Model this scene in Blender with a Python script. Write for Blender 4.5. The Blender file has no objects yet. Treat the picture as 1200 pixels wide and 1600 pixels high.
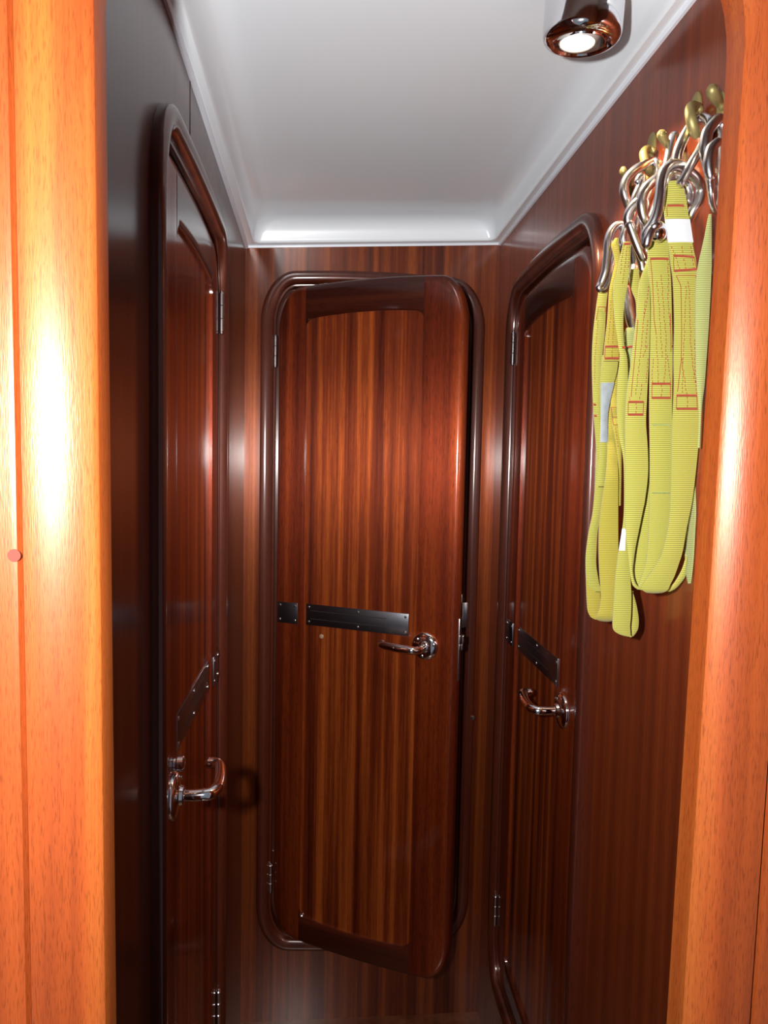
import bpy, bmesh, math, random
import numpy as np
from mathutils import Vector, Matrix
random.seed(4)
C = bpy.context.scene.collection
SC = bpy.context.scene
PI = math.pi
CAMZ = 1.445                      # eye height above the cabin sole
FPX = 1100.0
# ---------------------------------------------------------------- camera
Fv = np.array([-95., 75., -1100.]); Fv /= np.linalg.norm(Fv)
dv = np.array([-.02, -1, 0.]); dv[2] = -(dv @ Fv)/Fv[2]; dv /= np.linalg.norm(dv)
Uv = -dv
M3 = np.array([np.cross(Fv, Uv), Fv, Uv])
cam_d = bpy.data.cameras.new('camera'); cam = bpy.data.objects.new('camera', cam_d); C.objects.link(cam)
cam_d.sensor_fit = 'VERTICAL'; cam_d.sensor_height = 36; cam_d.lens = FPX/1600*36
cam_d.clip_start = .02
mw = Matrix([list(M3[i])+[0] for i in range(3)]+[[0, 0, 0, 1]]); mw.translation = (0, 0, CAMZ)
cam.matrix_world = mw
SC.camera = cam
# ---------------------------------------------------------------- world, exposure, lights
SC.view_settings.view_transform = 'Standard'; SC.view_settings.look = 'None'
SC.view_settings.gamma = 1; SC.view_settings.use_curve_mapping = False
SC.view_settings.exposure = 0
w = bpy.data.worlds.new('world'); SC.world = w; w.use_nodes = True
w.node_tree.nodes['Background'].inputs[0].default_value = (.75, .85, 1, 1)
w.node_tree.nodes['Background'].inputs[1].default_value = .22
fl = bpy.data.lights.new('camera_flash', 'AREA'); fl.shape = 'RECTANGLE'; fl.size = .02; fl.size_y = .03
fl.energy = 21; fl.color = (1, .97, .95)
flo = bpy.data.objects.new('camera_flash', fl); C.objects.link(flo)
flo.location = (-.108, 0, CAMZ+.035); flo.rotation_euler = (PI/2, 0, 0)


def ray(px, py):
    return M3 @ np.array([px-600, 800-py, -FPX])


def at(px, py, Y):
    r = ray(px, py); r = r*Y/r[1]
    return Vector((r[0], r[1], r[2]+CAMZ))


def onx(px, py, X):
    r = ray(px, py); r = r*X/r[0]
    return Vector((r[0], r[1], r[2]+CAMZ))

# ---------------------------------------------------------------- materials
MAT = {}


def newmat(name):
    m = bpy.data.materials.new(name); m.use_nodes = True; MAT[name] = m
    return m, m.node_tree.nodes, m.node_tree.links, m.node_tree.nodes['Principled BSDF']


def simple(name, col, rough=.4, metal=0, coat=0, crough=.1, noise=.04, nscale=40):
    m, N, L, b = newmat(name)
    b.inputs['Roughness'].default_value = rough; b.inputs['Metallic'].default_value = metal
    b.inputs['Coat Weight'].default_value = coat; b.inputs['Coat Roughness'].default_value = crough
    tc = N.new('ShaderNodeTexCoord'); nz = N.new('ShaderNodeTexNoise'); nz.inputs['Scale'].default_value = nscale
    nz.inputs['Detail'].default_value = 3
    L.new(tc.outputs['Object'], nz.inputs['Vector'])
    cr = N.new('ShaderNodeValToRGB')
    cr.color_ramp.elements[0].color = tuple(c*(1-noise) for c in col)+(1,)
    cr.color_ramp.elements[1].color = tuple(min(1, c*(1+noise)) for c in col)+(1,)
    L.new(nz.outputs['Fac'], cr.inputs['Fac']); L.new(cr.outputs['Color'], b.inputs['Base Color'])
    return m


def wood(name, dark, mid, light, axis='z', freq=42, fine=320, lo=.36, hi=.66, coat=1.0, crough=.13, pores=.35, stretch=.6, seed=0., rough=.5, bump=.12, figure=.3, k=.62, aniso=.85):
    m, N, L, b = newmat(name)
    dark, mid, light = [tuple(c*k for c in q) for q in (dark, mid, light)]
    b.inputs['Roughness'].default_value = rough; b.inputs['Metallic'].default_value = figure
    b.inputs['Specular IOR Level'].default_value = .3
    b.inputs['Coat Weight'].default_value = coat; b.inputs['Coat Roughness'].default_value = crough
    b.inputs['Coat IOR'].default_value = 1.5
    # fibres scatter sideways: rough across the grain, tighter along it
    b.inputs['Anisotropic'].default_value = aniso
    cx = N.new('ShaderNodeCombineXYZ'); cx.inputs[2].default_value = 1
    if axis == 'z':
        ge = N.new('ShaderNodeNewGeometry'); vm = N.new('ShaderNodeVectorMath'); vm.operation = 'CROSS_PRODUCT'
        L.new(ge.outputs['Normal'], vm.inputs[0]); L.new(cx.outputs[0], vm.inputs[1]); L.new(vm.outputs[0], b.inputs['Tangent'])
    else: L.new(cx.outputs[0], b.inputs['Tangent'])
    tc = N.new('ShaderNodeTexCoord')
    def mapped(a, s, off):
        mp = N.new('ShaderNodeMapping')
        mp.inputs['Location'].default_value = (off, off*1.7, off*.6)
        mp.inputs['Scale'].default_value = (a, a, s) if axis == 'z' else (s, s, a)
        L.new(tc.outputs['Object'], mp.inputs['Vector'])
        return mp
    def noise(mp, det, dist=0):
        n = N.new('ShaderNodeTexNoise'); n.inputs['Scale'].default_value = 1; n.inputs['Detail'].default_value = det
        n.inputs['Distortion'].default_value = dist; n.inputs['Roughness'].default_value = .55
        L.new(mp.outputs[0], n.inputs['Vector']); return n
    n1 = noise(mapped(freq, stretch, seed), 3.0, .25)
    n1b = noise(mapped(freq*4, stretch*3, seed+3), 3)
    n2 = noise(mapped(fine, 14, seed+7), 2)
    n3 = noise(mapped(fine*2.2, fine*.16, seed+9), 1)
    mx = N.new('ShaderNodeMix'); mx.data_type = 'FLOAT'; mx.inputs[0].default_value = .16
    L.new(n1.outputs['Fac'], mx.inputs[2]); L.new(n1b.outputs['Fac'], mx.inputs[3])
    mx2 = N.new('ShaderNodeMix'); mx2.data_type = 'FLOAT'; mx2.inputs[0].default_value = .14
    L.new(mx.outputs[0], mx2.inputs[2]); L.new(n2.outputs['Fac'], mx2.inputs[3])
    cr = N.new('ShaderNodeValToRGB'); e = cr.color_ramp.elements
    e[0].position = lo; e[0].color = dark+(1,); e[1].position = hi; e[1].color = light+(1,)
    km = e.new((lo+hi)/2); km.color = mid+(1,)
    L.new(mx2.outputs[0], cr.inputs['Fac'])
    pr = N.new('ShaderNodeMapRange'); pr.inputs[1].default_value = .3; pr.inputs[2].default_value = .46
    pr.inputs[3].default_value = 1-pores; pr.inputs[4].default_value = 1
    L.new(n3.outputs['Fac'], pr.inputs[0])
    mul = N.new('ShaderNodeMix'); mul.data_type = 'RGBA'; mul.blend_type = 'MULTIPLY'; mul.inputs[0].default_value = 1
    L.new(cr.outputs['Color'], mul.inputs[6]); L.new(pr.outputs[0], mul.inputs[7])
    L.new(mul.outputs[2], b.inputs['Base Color'])
    bp = N.new('ShaderNodeBump'); bp.inputs['Strength'].default_value = bump; bp.inputs['Distance'].default_value = .0004
    L.new(n3.outputs['Fac'], bp.inputs['Height']); L.new(bp.outputs[0], b.inputs['Normal'])
    return m


wood('panel_wood', (.095, .012, .005), (.27, .044, .009), (.66, .145, .024), freq=38, lo=.37, hi=.65, pores=.25, seed=2.1, k=.90, figure=.66, stretch=.5, coat=.9)
wood('wall_wood', (.09, .015, .007), (.24, .045, .011), (.46, .105, .020), freq=42, lo=.35, hi=.66, pores=.2, seed=5.4, crough=.17, stretch=.35, k=.80, figure=.7, coat=.7)
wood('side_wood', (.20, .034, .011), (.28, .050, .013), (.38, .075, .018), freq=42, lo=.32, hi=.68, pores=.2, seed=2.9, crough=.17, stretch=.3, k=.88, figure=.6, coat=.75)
wood('side_wood_shaded', (.09, .015, .006), (.14, .024, .008), (.20, .036, .011), freq=42, lo=.32, hi=.68, pores=.2, seed=4.9, crough=.17, stretch=.3, k=.6, figure=.4, coat=.8)  # same boards as side_wood; the left wall's shade is put into the colour
wood('stile_wood', (.09, .012, .005), (.26, .036, .008), (.48, .090, .015), freq=26, lo=.34, hi=.68, pores=.4, seed=8.8, figure=.72, k=.85, coat=.8)
wood('rail_wood', (.06, .010, .006), (.12, .020, .008), (.20, .036, .012), axis='x', freq=30, lo=.32, hi=.7, pores=.4, seed=3.3, figure=.5)
wood('casing_wood', (.085, .015, .008), (.14, .028, .012), (.20, .042, .016), freq=20, lo=.32, hi=.7, pores=.3, seed=6.1, crough=.15, figure=.35)
wood('frame_wood', (.24, .042, .010), (.36, .068, .013), (.46, .12, .020), freq=24, fine=640, lo=.34, hi=.66, pores=.35, seed=1.2, crough=.34, coat=.10, bump=.3, k=.76, figure=.17, rough=.38, aniso=0)
wood('sole_wood', (.10, .03, .012), (.17, .06, .02), (.25, .1, .04), axis='z', freq=20, seed=4, crough=.2, aniso=0)
simple('gelcoat', (.82, .88, .93), rough=.35, coat=.5, crough=.16, noise=.01, nscale=6)
simple('bead_white', (.78, .84, .92), rough=.4, coat=.3, noise=.02)
simple('chrome', (.80, .80, .82), rough=.07, metal=1, noise=.01)
simple('steel', (.72, .72, .75), rough=.24, metal=1, noise=.1, nscale=120)
simple('plate_steel', (.22, .23, .26), rough=.3, metal=1, noise=.12, nscale=30)
simple('knot', (.13, .018, .008), rough=.8, noise=.15, nscale=500)
simple('satin', (.70, .68, .66), rough=.45, metal=.5, noise=.02)
simple('brass', (.30, .25, .10), rough=.5, metal=.6, noise=.15, nscale=90)
simple('thread', (.30, .045, .02), rough=.8, noise=.2, nscale=400)
simple('green_thread', (.30, .33, .10), rough=.8, noise=.2, nscale=400)
simple('tag_white', (.60, .64, .68), rough=.5, noise=.04)
simple('tag_grey', (.27, .31, .33), rough=.55, noise=.25, nscale=160)
simple('plug', (.30, .20, .13), rough=.4, noise=.1)
simple('dark', (.02, .012, .01), rough=.5)


def webmat(name, c0, c1):
    m, N, L, b = newmat(name)
    b.inputs['Roughness'].default_value = .75
    b.inputs['Sheen Weight'].default_value = .25
    uv = N.new('ShaderNodeUVMap'); uv.uv_map = 'UVMap'
    sp = N.new('ShaderNodeSeparateXYZ'); L.new(uv.outputs[0], sp.inputs[0])
    mp = N.new('ShaderNodeMapping'); mp.inputs['Scale'].default_value = (60, 900, 1); L.new(uv.outputs[0], mp.inputs['Vector'])
    nz = N.new('ShaderNodeTexNoise'); nz.inputs['Scale'].default_value = 1; nz.inputs['Detail'].default_value = 2
    L.new(mp.outputs[0], nz.inputs['Vector'])
    a1 = N.new('ShaderNodeMath'); a1.operation = 'MULTIPLY'; a1.inputs[1].default_value = 2*PI/.0023
    L.new(sp.outputs['Y'], a1.inputs[0])
    a2 = N.new('ShaderNodeMath'); a2.operation = 'ADD'; L.new(a1.outputs[0], a2.inputs[0])
    a3 = N.new('ShaderNodeMath'); a3.operation = 'MULTIPLY'; a3.inputs[1].default_value = 1.4
    L.new(nz.outputs['Fac'], a3.inputs[0]); L.new(a3.outputs[0], a2.inputs[1])
    s = N.new('ShaderNodeMath'); s.operation = 'SINE'; L.new(a2.outputs[0], s.inputs[0])
    mr = N.new('ShaderNodeMapRange'); mr.inputs[1].default_value = -1; mr.inputs[2].default_value = .3
    L.new(s.outputs[0], mr.inputs[0])
    cr = N.new('ShaderNodeValToRGB'); cr.color_ramp.elements[0].color = c0+(1,); cr.color_ramp.elements[1].color = c1+(1,)
    L.new(mr.outputs[0], cr.inputs['Fac']); L.new(cr.outputs['Color'], b.inputs['Base Color'])
    bp = N.new('ShaderNodeBump'); bp.inputs['Strength'].default_value = .5; bp.inputs['Distance'].default_value = .0006
    L.new(mr.outputs[0], bp.inputs['Height']); L.new(bp.outputs[0], b.inputs['Normal'])
    return m


webmat('webbing', (.20, .19, .022), (.42, .41, .070))
webmat('webbing_gold', (.22, .18, .013), (.43, .375, .045))
webmat('webbing_green', (.20, .24, .07), (.36, .40, .13))

m, N, L, b = newmat('bulb')
b.inputs['Base Color'].default_value = (1, .9, .7, 1); b.inputs['Emission Color'].default_value = (1, .80, .52, 1)
b.inputs['Emission Strength'].default_value = 6

# ---------------------------------------------------------------- helpers


def link(name, bm, mat, parent=None, smooth=True, mw=None):
    me = bpy.data.meshes.new(name)
    bmesh.ops.recalc_face_normals(bm, faces=bm.faces)
    bm.to_mesh(me); bm.free()
    if mat: me.materials.append(MAT[mat])
    if smooth:
        me.polygons.foreach_set('use_smooth', [True]*len(me.polygons))
        me.set_sharp_from_angle(angle=math.radians(38))
    o = bpy.data.objects.new(name, me); C.objects.link(o)
    if parent is not None: o.parent = parent
    if mw is not None: o.matrix_world = mw
    return o


def empty(name, loc=(0, 0, 0), parent=None):
    o = bpy.data.objects.new(name, None); C.objects.link(o); o.location = loc
    o.empty_display_size = .05
    if parent is not None: o.parent = parent
    return o


def tag(o, label=None, cat=None, group=None, kind=None):
    if label: o['label'] = label
    if cat: o['category'] = cat
    if group: o['group'] = group
    if kind: o['kind'] = kind
    return o


def add_box(bm, x0, x1, y0, y1, z0, z1, bev=0):
    r = bmesh.ops.create_cube(bm, size=1)
    for v in r['verts']:
        v.co = Vector(((x0+x1)/2+v.co.x*(x1-x0), (y0+y1)/2+v.co.y*(y1-y0), (z0+z1)/2+v.co.z*(z1-z0)))
    if bev:
        es = {e for v in r['verts'] for e in v.link_edges}
        bmesh.ops.bevel(bm, geom=list(es), offset=bev, segments=2, affect='EDGES', profile=.5)


def catmull(P, n=8, closed=False):
    P = [np.array(p, float) for p in P]; out = []
    k = len(P); rng = range(k if closed else k-1)
    for i in rng:
        if closed: p0, p1, p2, p3 = P[(i-1) % k], P[i], P[(i+1) % k], P[(i+2) % k]
        else: p0, p1, p2, p3 = P[max(i-1, 0)], P[i], P[i+1], P[min(i+2, k-1)]
        for j in range(n):
            t = j/n
            out.append(.5*((2*p1)+(-p0+p2)*t+(2*p0-5*p1+4*p2-p3)*t*t+(-p0+3*p1-3*p2+p3)*t**3))
    if not closed: out.append(P[-1])
    return out


def add_tube(bm, pts, r, sides=12, closed=False, caps=True):
    """pts: Vectors, r: float or list"""
    pts = [Vector(p[:3]) for p in pts]; n = len(pts)
    R = r if isinstance(r, (list, tuple)) else [r]*n
    T = []
    for i in range(n):
        a = pts[(i-1) % n] if closed else pts[max(i-1, 0)]
        c = pts[(i+1) % n] if closed else pts[min(i+1, n-1)]
        t = (c-a); T.append(t.normalized() if t.length > 1e-9 else Vector((0, 0, 1)))
    nrm = T[0].orthogonal().normalized(); rings = []
    for i in range(n):
        nrm = (nrm - T[i]*nrm.dot(T[i])); nrm.normalize()
        bn = T[i].cross(nrm)
        rings.append([bm.verts.new(pts[i]+(nrm*math.cos(2*PI*k/sides)+bn*math.sin(2*PI*k/sides))*R[i]) for k in range(sides)])
    for i in range(n if closed else n-1):
        A, B = rings[i], rings[(i+1) % n]
        off = 0
        if closed and i == n-1:
            off = min(range(sides), key=lambda o: (A[0].co-B[o].co).length)
        for k in range(sides):
            bm.faces.new((A[k], A[(k+1) % sides], B[(k+1+off) % sides], B[(k+off) % sides]))
    if not closed and caps:
        for ring, s, t in ((rings[0], -1, T[0]), (rings[-1], 1, T[-1])):
            i = 0 if s < 0 else n-1
            mid = bm.verts.new(pts[i]+t*s*R[i]*.7)
            r2 = [bm.verts.new(pts[i]+t*s*R[i]*.5+(v.co-pts[i])*.75) for v in ring]
            for k in range(sides):
                k2 = (k+1) % sides
                bm.faces.new((ring[k], ring[k2], r2[k2], r2[k])); bm.faces.new((r2[k], r2[k2], mid))


def add_lathe(bm, prof, seg=40, origin=(0, 0, 0), axis=(0, 0, 1), caps=True):
    """prof: list of (r, h) along axis"""
    ax = Vector(axis).normalized(); u = ax.orthogonal().normalized(); v = ax.cross(u); o = Vector(origin)
    rings = []
    for r, h in prof:
        if r < 1e-6: rings.append([bm.verts.new(o+ax*h)])
        else: rings.append([bm.verts.new(o+ax*h+(u*math.cos(2*PI*k/seg)+v*math.sin(2*PI*k/seg))*r) for k in range(seg)])
    for A, B in zip(rings, rings[1:]):
        for k in range(seg):
            k2 = (k+1) % seg
            if len(A) == 1 and len(B) == 1: continue
            if len(A) == 1: bm.faces.new((A[0], B[k], B[k2]))
            elif len(B) == 1: bm.faces.new((A[k], A[k2], B[0]))
            else: bm.faces.new((A[k], A[k2], B[k2], B[k]))
    if caps:
        for A in (rings[0], rings[-1]):
            if len(A) > 2: bm.faces.new(A)


def outline(W, Hb, Ht, rx, rz, crown, t=0., n=14, nt=12):
    """closed outline, u in +-W/2, v from Hb to Ht, elliptical corners and a slight crown; t = inset. starts at top centre going left"""
    a = W/2-t; ex = max(rx-t, .004); ez = max(rz-t, .004)
    half = []
    top = lambda u: Ht-t-crown*(u/(W/2))**2
    bot = lambda u: Hb+t+crown*(u/(W/2))**2
    uc = -(a-ex)
    for i in range(nt): u = uc*i/nt; half.append((u, top(u)))
    vt = top(uc)-ez; vb = bot(uc)+ez
    for i in range(n): th = PI/2*i/n; half.append((uc-ex*math.sin(th), vt+ez*math.cos(th)))
    for i in range(nt): half.append((-a, vt+(vb-vt)*i/nt))
    for i in range(n): th = PI/2*i/n; half.append((uc-ex*math.cos(th), vb-ez*math.sin(th)))
    for i in range(nt): u = uc*(1-i/nt); half.append((u, bot(u)))
    end = [(0, bot(0))]
    return half+end+[(-u, v) for u, v in reversed(half[1:])]


def wall_with_hole(name, rect, hole, to3, mat, kind='structure', thick=None):
    """rect (u0,u1,v0,v1), hole list of (u,v) or None; to3(u,v,w)"""
    bm = bmesh.new()
    def sheet(w):
        cs = [(rect[0], rect[2]), (rect[1], rect[2]), (rect[1], rect[3]), (rect[0], rect[3])]
        A = [bm.verts.new(to3(u, v, w)) for u, v in cs]
        es = [bm.edges.new((A[i], A[(i+1) % 4])) for i in range(4)]
        H = []
        if hole:
            H = [bm.verts.new(to3(u, v, w)) for u, v in hole]
            es += [bm.edges.new((H[i], H[(i+1) % len(H)])) for i in range(len(H))]
        bmesh.ops.triangle_fill(bm, edges=es, use_beauty=True, use_dissolve=False)
        return A, H
    A, H = sheet(0)
    if thick:
        A2, H2 = sheet(-thick)
        for i in range(4): bm.faces.new((A[i], A[(i+1) % 4], A2[(i+1) % 4], A2[i]))
        for i in range(len(H)): bm.faces.new((H[i], H[(i+1) % len(H)], H2[(i+1) % len(H)], H2[i]))
    o = link(name, bm, mat)
    return tag(o, kind=kind)

# ---------------------------------------------------------------- shell dimensions
XL, XR, YB = -.1927, .4299, 1.75
Y0, Y1 = .485, .512                        # partition with the near opening
CZ = lambda x, y: CAMZ + (lambda s, q: (.549*(1-s)+.518*s)*(1-q)+(.5615*(1-s)+.5535*s)*q)((y-.5)/1.25, (x-XL)/(XR-XL))
# door frame: local u, v (v is height over the sole), w out of the wall
DW, RX, RZ, CR = .548, .085, .125, .012
HT_S, HB_S = CAMZ+.424, CAMZ-1.245         # side doors
HT_B, HB_B = CAMZ+.468, CAMZ-1.252         # end door
FR = {  # name: (centre point on wall, u dir, w dir, top, bottom)
    'back': (Vector((.1195, YB, 0)), Vector((1, 0, 0)), Vector((0, -1, 0)), HT_B, HB_B),
    'left': (Vector((XL, 1.080, 0)), Vector((0, 1, 0)), Vector((1, 0, 0)), HT_S+.002, HB_S),
    'right': (Vector((XR, 1.347, 0)), Vector((0, -1, 0)), Vector((-1, 0, 0)), HT_S, HB_S),
}
def fr3(k):
    c, u, w_, a, b_ = FR[k]
    return lambda uu, vv, ww=0.: c+u*uu+w_*ww+Vector((0, 0, vv))


def hole_for(k, t): 
    c, u, w_, ht, hb = FR[k]
    return outline(DW, hb, ht, RX, RZ, CR, t)

# ---------------------------------------------------------------- walls, floor
HT = CAMZ+.62
wall_with_hole('wall_back', (XL-FR['back'][0].x, XR-FR['back'][0].x, 0, HT), hole_for('back', .012), fr3('back'), 'wall_wood', thick=.03)
wall_with_hole('wall_left', (Y1-1.080, YB-1.080, 0, HT), hole_for('left', .012), fr3('left'), 'side_wood_shaded', thick=.03)
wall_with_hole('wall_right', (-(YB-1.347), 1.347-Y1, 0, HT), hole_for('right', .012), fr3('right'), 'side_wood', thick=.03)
bm = bmesh.new(); add_box(bm, XL-.03, XR+.03, -1.2, YB+.6, -.03, 0)
tag(link('floor', bm, 'sole_wood'), kind='structure')
# cabin beyond the end door
bm = bmesh.new()
vs = [bm.verts.new(p) for p in ((XL, YB+.6, 0), (XR, YB+.6, 0), (XR, YB+.6, HT), (XL, YB+.6, HT), (XL, YB+.031, 0), (XR, YB+.031, 0), (XR, YB+.031, HT), (XL, YB+.031, HT))]
for f in ((0, 1, 2, 3), (0, 3, 7, 4), (1, 2, 6, 5), (2, 3, 7, 6)): bm.faces.new([vs[i] for i in f])
tag(link('wall_cabin', bm, 'wall_wood'), kind='structure')
# vertical joint lines in the end wall veneer (thin V-strips)
for i, (px, ya, yb) in enumerate(((577, 382, 424), (560, 1520, 1594))):
    a = at(px, ya, YB); b_ = at(px, yb, YB)
    bm = bmesh.new(); add_box(bm, a.x-.0008, a.x+.0008, YB-.0006, YB+.001, b_.z, a.z)
    tag(link('trim_%d' % (11+i), bm, 'dark'), kind='structure')
# joint line in the left wall veneer
a = onx(297, 150, XL); bm = bmesh.new(); add_box(bm, XL-.001, XL+.0006, a.y-.0008, a.y+.0008, CAMZ+.41, CZ(XL, a.y)-.001)
tag(link('trim_13', bm, 'dark'), kind='structure')

# ---------------------------------------------------------------- ceiling liner with its coved tray
def rrect(x0, x1, y0, y1, r, n=8):
    out = []
    for cx, cy, a0 in ((x1-r, y1-r, 0), (x0+r, y1-r, PI/2), (x0+r, y0+r, PI), (x1-r, y0+r, 1.5*PI)):
        for i in range(n+1):
            a = a0+PI/2*i/n; out.append((cx+r*math.cos(a), cy+r*math.sin(a)))
    return out
bm = bmesh.new(); rings = []
for ins, dz, r in ((0, 0, .0005), (.0195, 0, .014), (.021, .0015, .016), (.0225, .008, .018), (.0245, .020, .021), (.029, .034, .027), (.037, .044, .036), (.048, .0495, .046), (.06, .051, .055)):
    rings.append([bm.verts.new((x, y, CZ(x, y)+dz)) for x, y in rrect(XL+ins, XR-ins, Y1+ins, YB-ins, r)])
for A, B in zip(rings, rings[1:]):
    for k in range(len(A)):
        bm.faces.new((A[k], A[(k+1) % len(A)], B[(k+1) % len(A)], B[k]))
bm.faces.new(rings[-1])
ceil = link('ceiling', bm, 'gelcoat'); tag(ceil, kind='structure')
# white bead where the liner meets the veneer
for nm, P in (('trim_1', ((XL, Y1), (XL, YB))), ('trim_2', ((XR, Y1), (XR, YB))), ('trim_3', ((XL, YB), (XR, YB)))):
    bm = bmesh.new()
    (xa, ya), (xb, yb) = P
    inx = .007 if nm == 'trim_1' else -.007 if nm == 'trim_2' else 0
    iny = -.003 if nm == 'trim_3' else 0
    hh = .005 if nm == 'trim_3' else .006
    ring = []
    for (x, y) in P:
        z = CZ(x, y)
        ring.append([bm.verts.new(q) for q in ((x, y, z-hh), (x+inx*.6, y+iny*.6, z-hh), (x+inx, y+iny, z-hh*.5), (x+inx, y+iny, z+.0008), (x, y, z+.0008))])
    A, B = ring
    for k in range(5): bm.faces.new((A[k], A[(k+1) % 5], B[(k+1) % 5], B[k]))
    bm.faces.new(A); bm.faces.new(B)
    tag(link(nm, bm, 'bead_white'), kind='structure')

# ---------------------------------------------------------------- partition with the near opening
def lean(zz, a, b_):   # x of an edge that passes a at z=CAMZ+.3 and b_ at z=CAMZ-.45
    return a+(b_-a)*((CAMZ+.3)-zz)/.75
def edgeL(z): return lean(z, *(at(146, 0, Y0).x, at(164, 1600, Y0).x)) if True else 0
aL, bL = at(146, 0, Y0), at(164.5, 1600, Y0)
aR, bR = at(1163, 150, Y0), at(1070, 1600, Y0)
eL = lambda z: aL.x+(bL.x-aL.x)*(aL.z-z)/(aL.z-bL.z)
eR = lambda z: aR.x+(bR.x-aR.x)*(aR.z-z)/(aR.z-bR.z)
ZA = CAMZ+.30                             # where the arch of the opening springs
def open_outline(g=0.):
    pts = []; top = ZA+.12+g
    L0, R0 = eL(ZA)-g, eR(ZA)+g
    pts += [(eL(.0)-g, .001), (eL(.5)-g, .5), (eL(1.)-g, 1.)]
    rx, rz = .11, .12
    for i in range(13): th = PI/2*i/12; pts.append((L0+rx*(1-math.cos(th)), ZA+(top-ZA)*math.sin(th)))
    for i in range(13): th = PI/2*(1-i/12); pts.append((R0-rx*(1-math.cos(th)), ZA+(top-ZA)*math.sin(th)))
    pts += [(eR(1.)+g, 1.), (eR(.5)+g, .5), (eR(0)+g, .001)]
    return pts
# the thin partition itself (set back) ...
bm = bmesh.new()
G = .012
for yy in (Y0+.016, Y1):
    O = open_outline(.004)
    prev = None
    loop = [(-1.0, .001)] + O + [(1.2, .001), (1.2, HT+.2), (-1.0, HT+.2)]
    vs = [bm.verts.new((x, yy, z)) for x, z in loop]
    es = [bm.edges.new((vs[i], vs[(i+1) % len(vs)])) for i in range(len(vs))]
    bmesh.ops.triangle_fill(bm, edges=es, use_beauty=True)
    if yy != Y1: first = vs
for i in range(len(first)): bm.faces.new((first[i], first[(i+1) % len(first)], vs[(i+1) % len(vs)], vs[i]))
tag(link('wall_front', bm, 'frame_wood'), kind='structure')
# ... its moulded frame boards, swept along the opening: convex face, crisp inner arris
def sweep_frame(name, pts, prof, mat):
    """pts (x,z) from sole up and round; prof (outward offset, y)"""
    bm = bmesh.new(); rings = []
    n = len(pts)
    for i, (x, z) in enumerate(pts):
        a = Vector(pts[max(i-1, 0)]); c = Vector(pts[min(i+1, n-1)]); t = (c-a).normalized()
        nx, nz = -t.y, t.x            # outward of the opening (path runs up the left side)
        rings.append([bm.verts.new((x+nx*o_, y, max(z+nz*o_, .001))) for o_, y in prof])
    for A, B in zip(rings, rings[1:]):
        for k in range(len(A)-1): bm.faces.new((A[k], A[k+1], B[k+1], B[k]))
    bm.faces.new(rings[0]); bm.faces.new(rings[-1])
    return link(name, bm, mat)
def half(pts, left): 
    mid = len(pts)//2
    return pts[:mid] if left else pts[mid-1:]
OL = open_outline()
def dens(p):
    q = []
    for a, c in zip(p, p[1:]):
        k = max(1, int(math.dist(a, c)/.06))
        for j in range(k): q.append((a[0]+(c[0]-a[0])*j/k, a[1]+(c[1]-a[1])*j/k))
    return q+[p[-1]]
profL = [(0, Y1-.001), (0, Y0+.0015), (.0006, Y0+.0003)]+[(.0006+.0435*i/14, Y0+.0003-.0135*(1-(1-i/14)**2)) for i in range(1, 15)]
profL += [(.0455, Y0-.0105), (.0468, Y0-.0080)]
kL = profL[-1]
profL += [(.0485, Y0-.0118), (.052, Y0-.0128), (.14, Y0-.0128), (.14, Y1-.001)]
profR = [(0, Y1-.001), (0, Y0+.0035)]+[(.0012+.030*i/14, Y0+.0020-.0125*(1-(1-i/14)**2)) for i in range(0, 15)]
profR += [(.036, Y0-.0115), (.0435, Y0-.0117), (.0447, Y0-.0090), (.0462, Y0-.0065), (.048, Y0-.0105), (.052, Y0-.0117), (.14, Y0-.0117), (.14, Y1-.001)]
# keep the arris where the photograph has it
tag(sweep_frame('trim_4', dens(half(OL, True)), profL, 'frame_wood'), kind='structure')
tag(sweep_frame('trim_5', dens(half(OL, False)), profR, 'frame_wood'), kind='structure')

bm = bmesh.new(); kp = at(22, 868, Y0-.0128)
add_lathe(bm, [(.0042, 0), (.0041, .0002), (0, .0002)], 20, (kp.x, Y0-.0128, kp.z), (0, -1, 0))
link('wood_plug', bm, 'knot', [o for o in C.objects if o.name == 'trim_4'][0])
# ---------------------------------------------------------------- door casings
CPROF = [(0, .0), (0, .009), (.0010, .0130), (.004, .0155), (.009, .0165), (.016, .0160), (.021, .0150), (.026, .012), (.0295, .0085), (.031, .005), (.0315, .003),
         (.034, .0025), (.036, .0015), (.0365, -.001), (.0365, -.028), (.046, -.028), (.046, -.038), (.012, -.038)]
def casing(name, k, depth=0):
    f = fr3(k); bm = bmesh.new(); rings = []
    for t, w_ in CPROF:
        rings.append([bm.verts.new(f(u, v, w_+.0002)) for u, v in outline(DW, FR[k][4], FR[k][3], RX, RZ, CR, t)])
    for A, B in zip(rings, rings[1:]+rings[:1]):
        for i in range(len(A)): bm.faces.new((A[i], A[(i+1) % len(A)], B[(i+1) % len(A)], B[i]))
    return tag(link(name, bm, 'casing_wood'), kind='structure')
cas_b = casing('trim_6', 'back'); cas_l = casing('trim_7', 'left'); cas_r = casing('trim_8', 'right')

# ---------------------------------------------------------------- door leaves (local: x=u from the hinge edge to the free edge, z=v, -y = front)
T_IN = .0385
LW = DW-2*T_IN
TH = .026
BULL = [(0, .020), (.0004, .014), (.0016, .009), (.0042, .0048), (.008, .0022), (.013, .0006), (.019, 0)]   # inset, depth behind face
ST0, ST1 = .078, LW-.098                  # inner edges of the stiles, from the hinge edge


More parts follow.
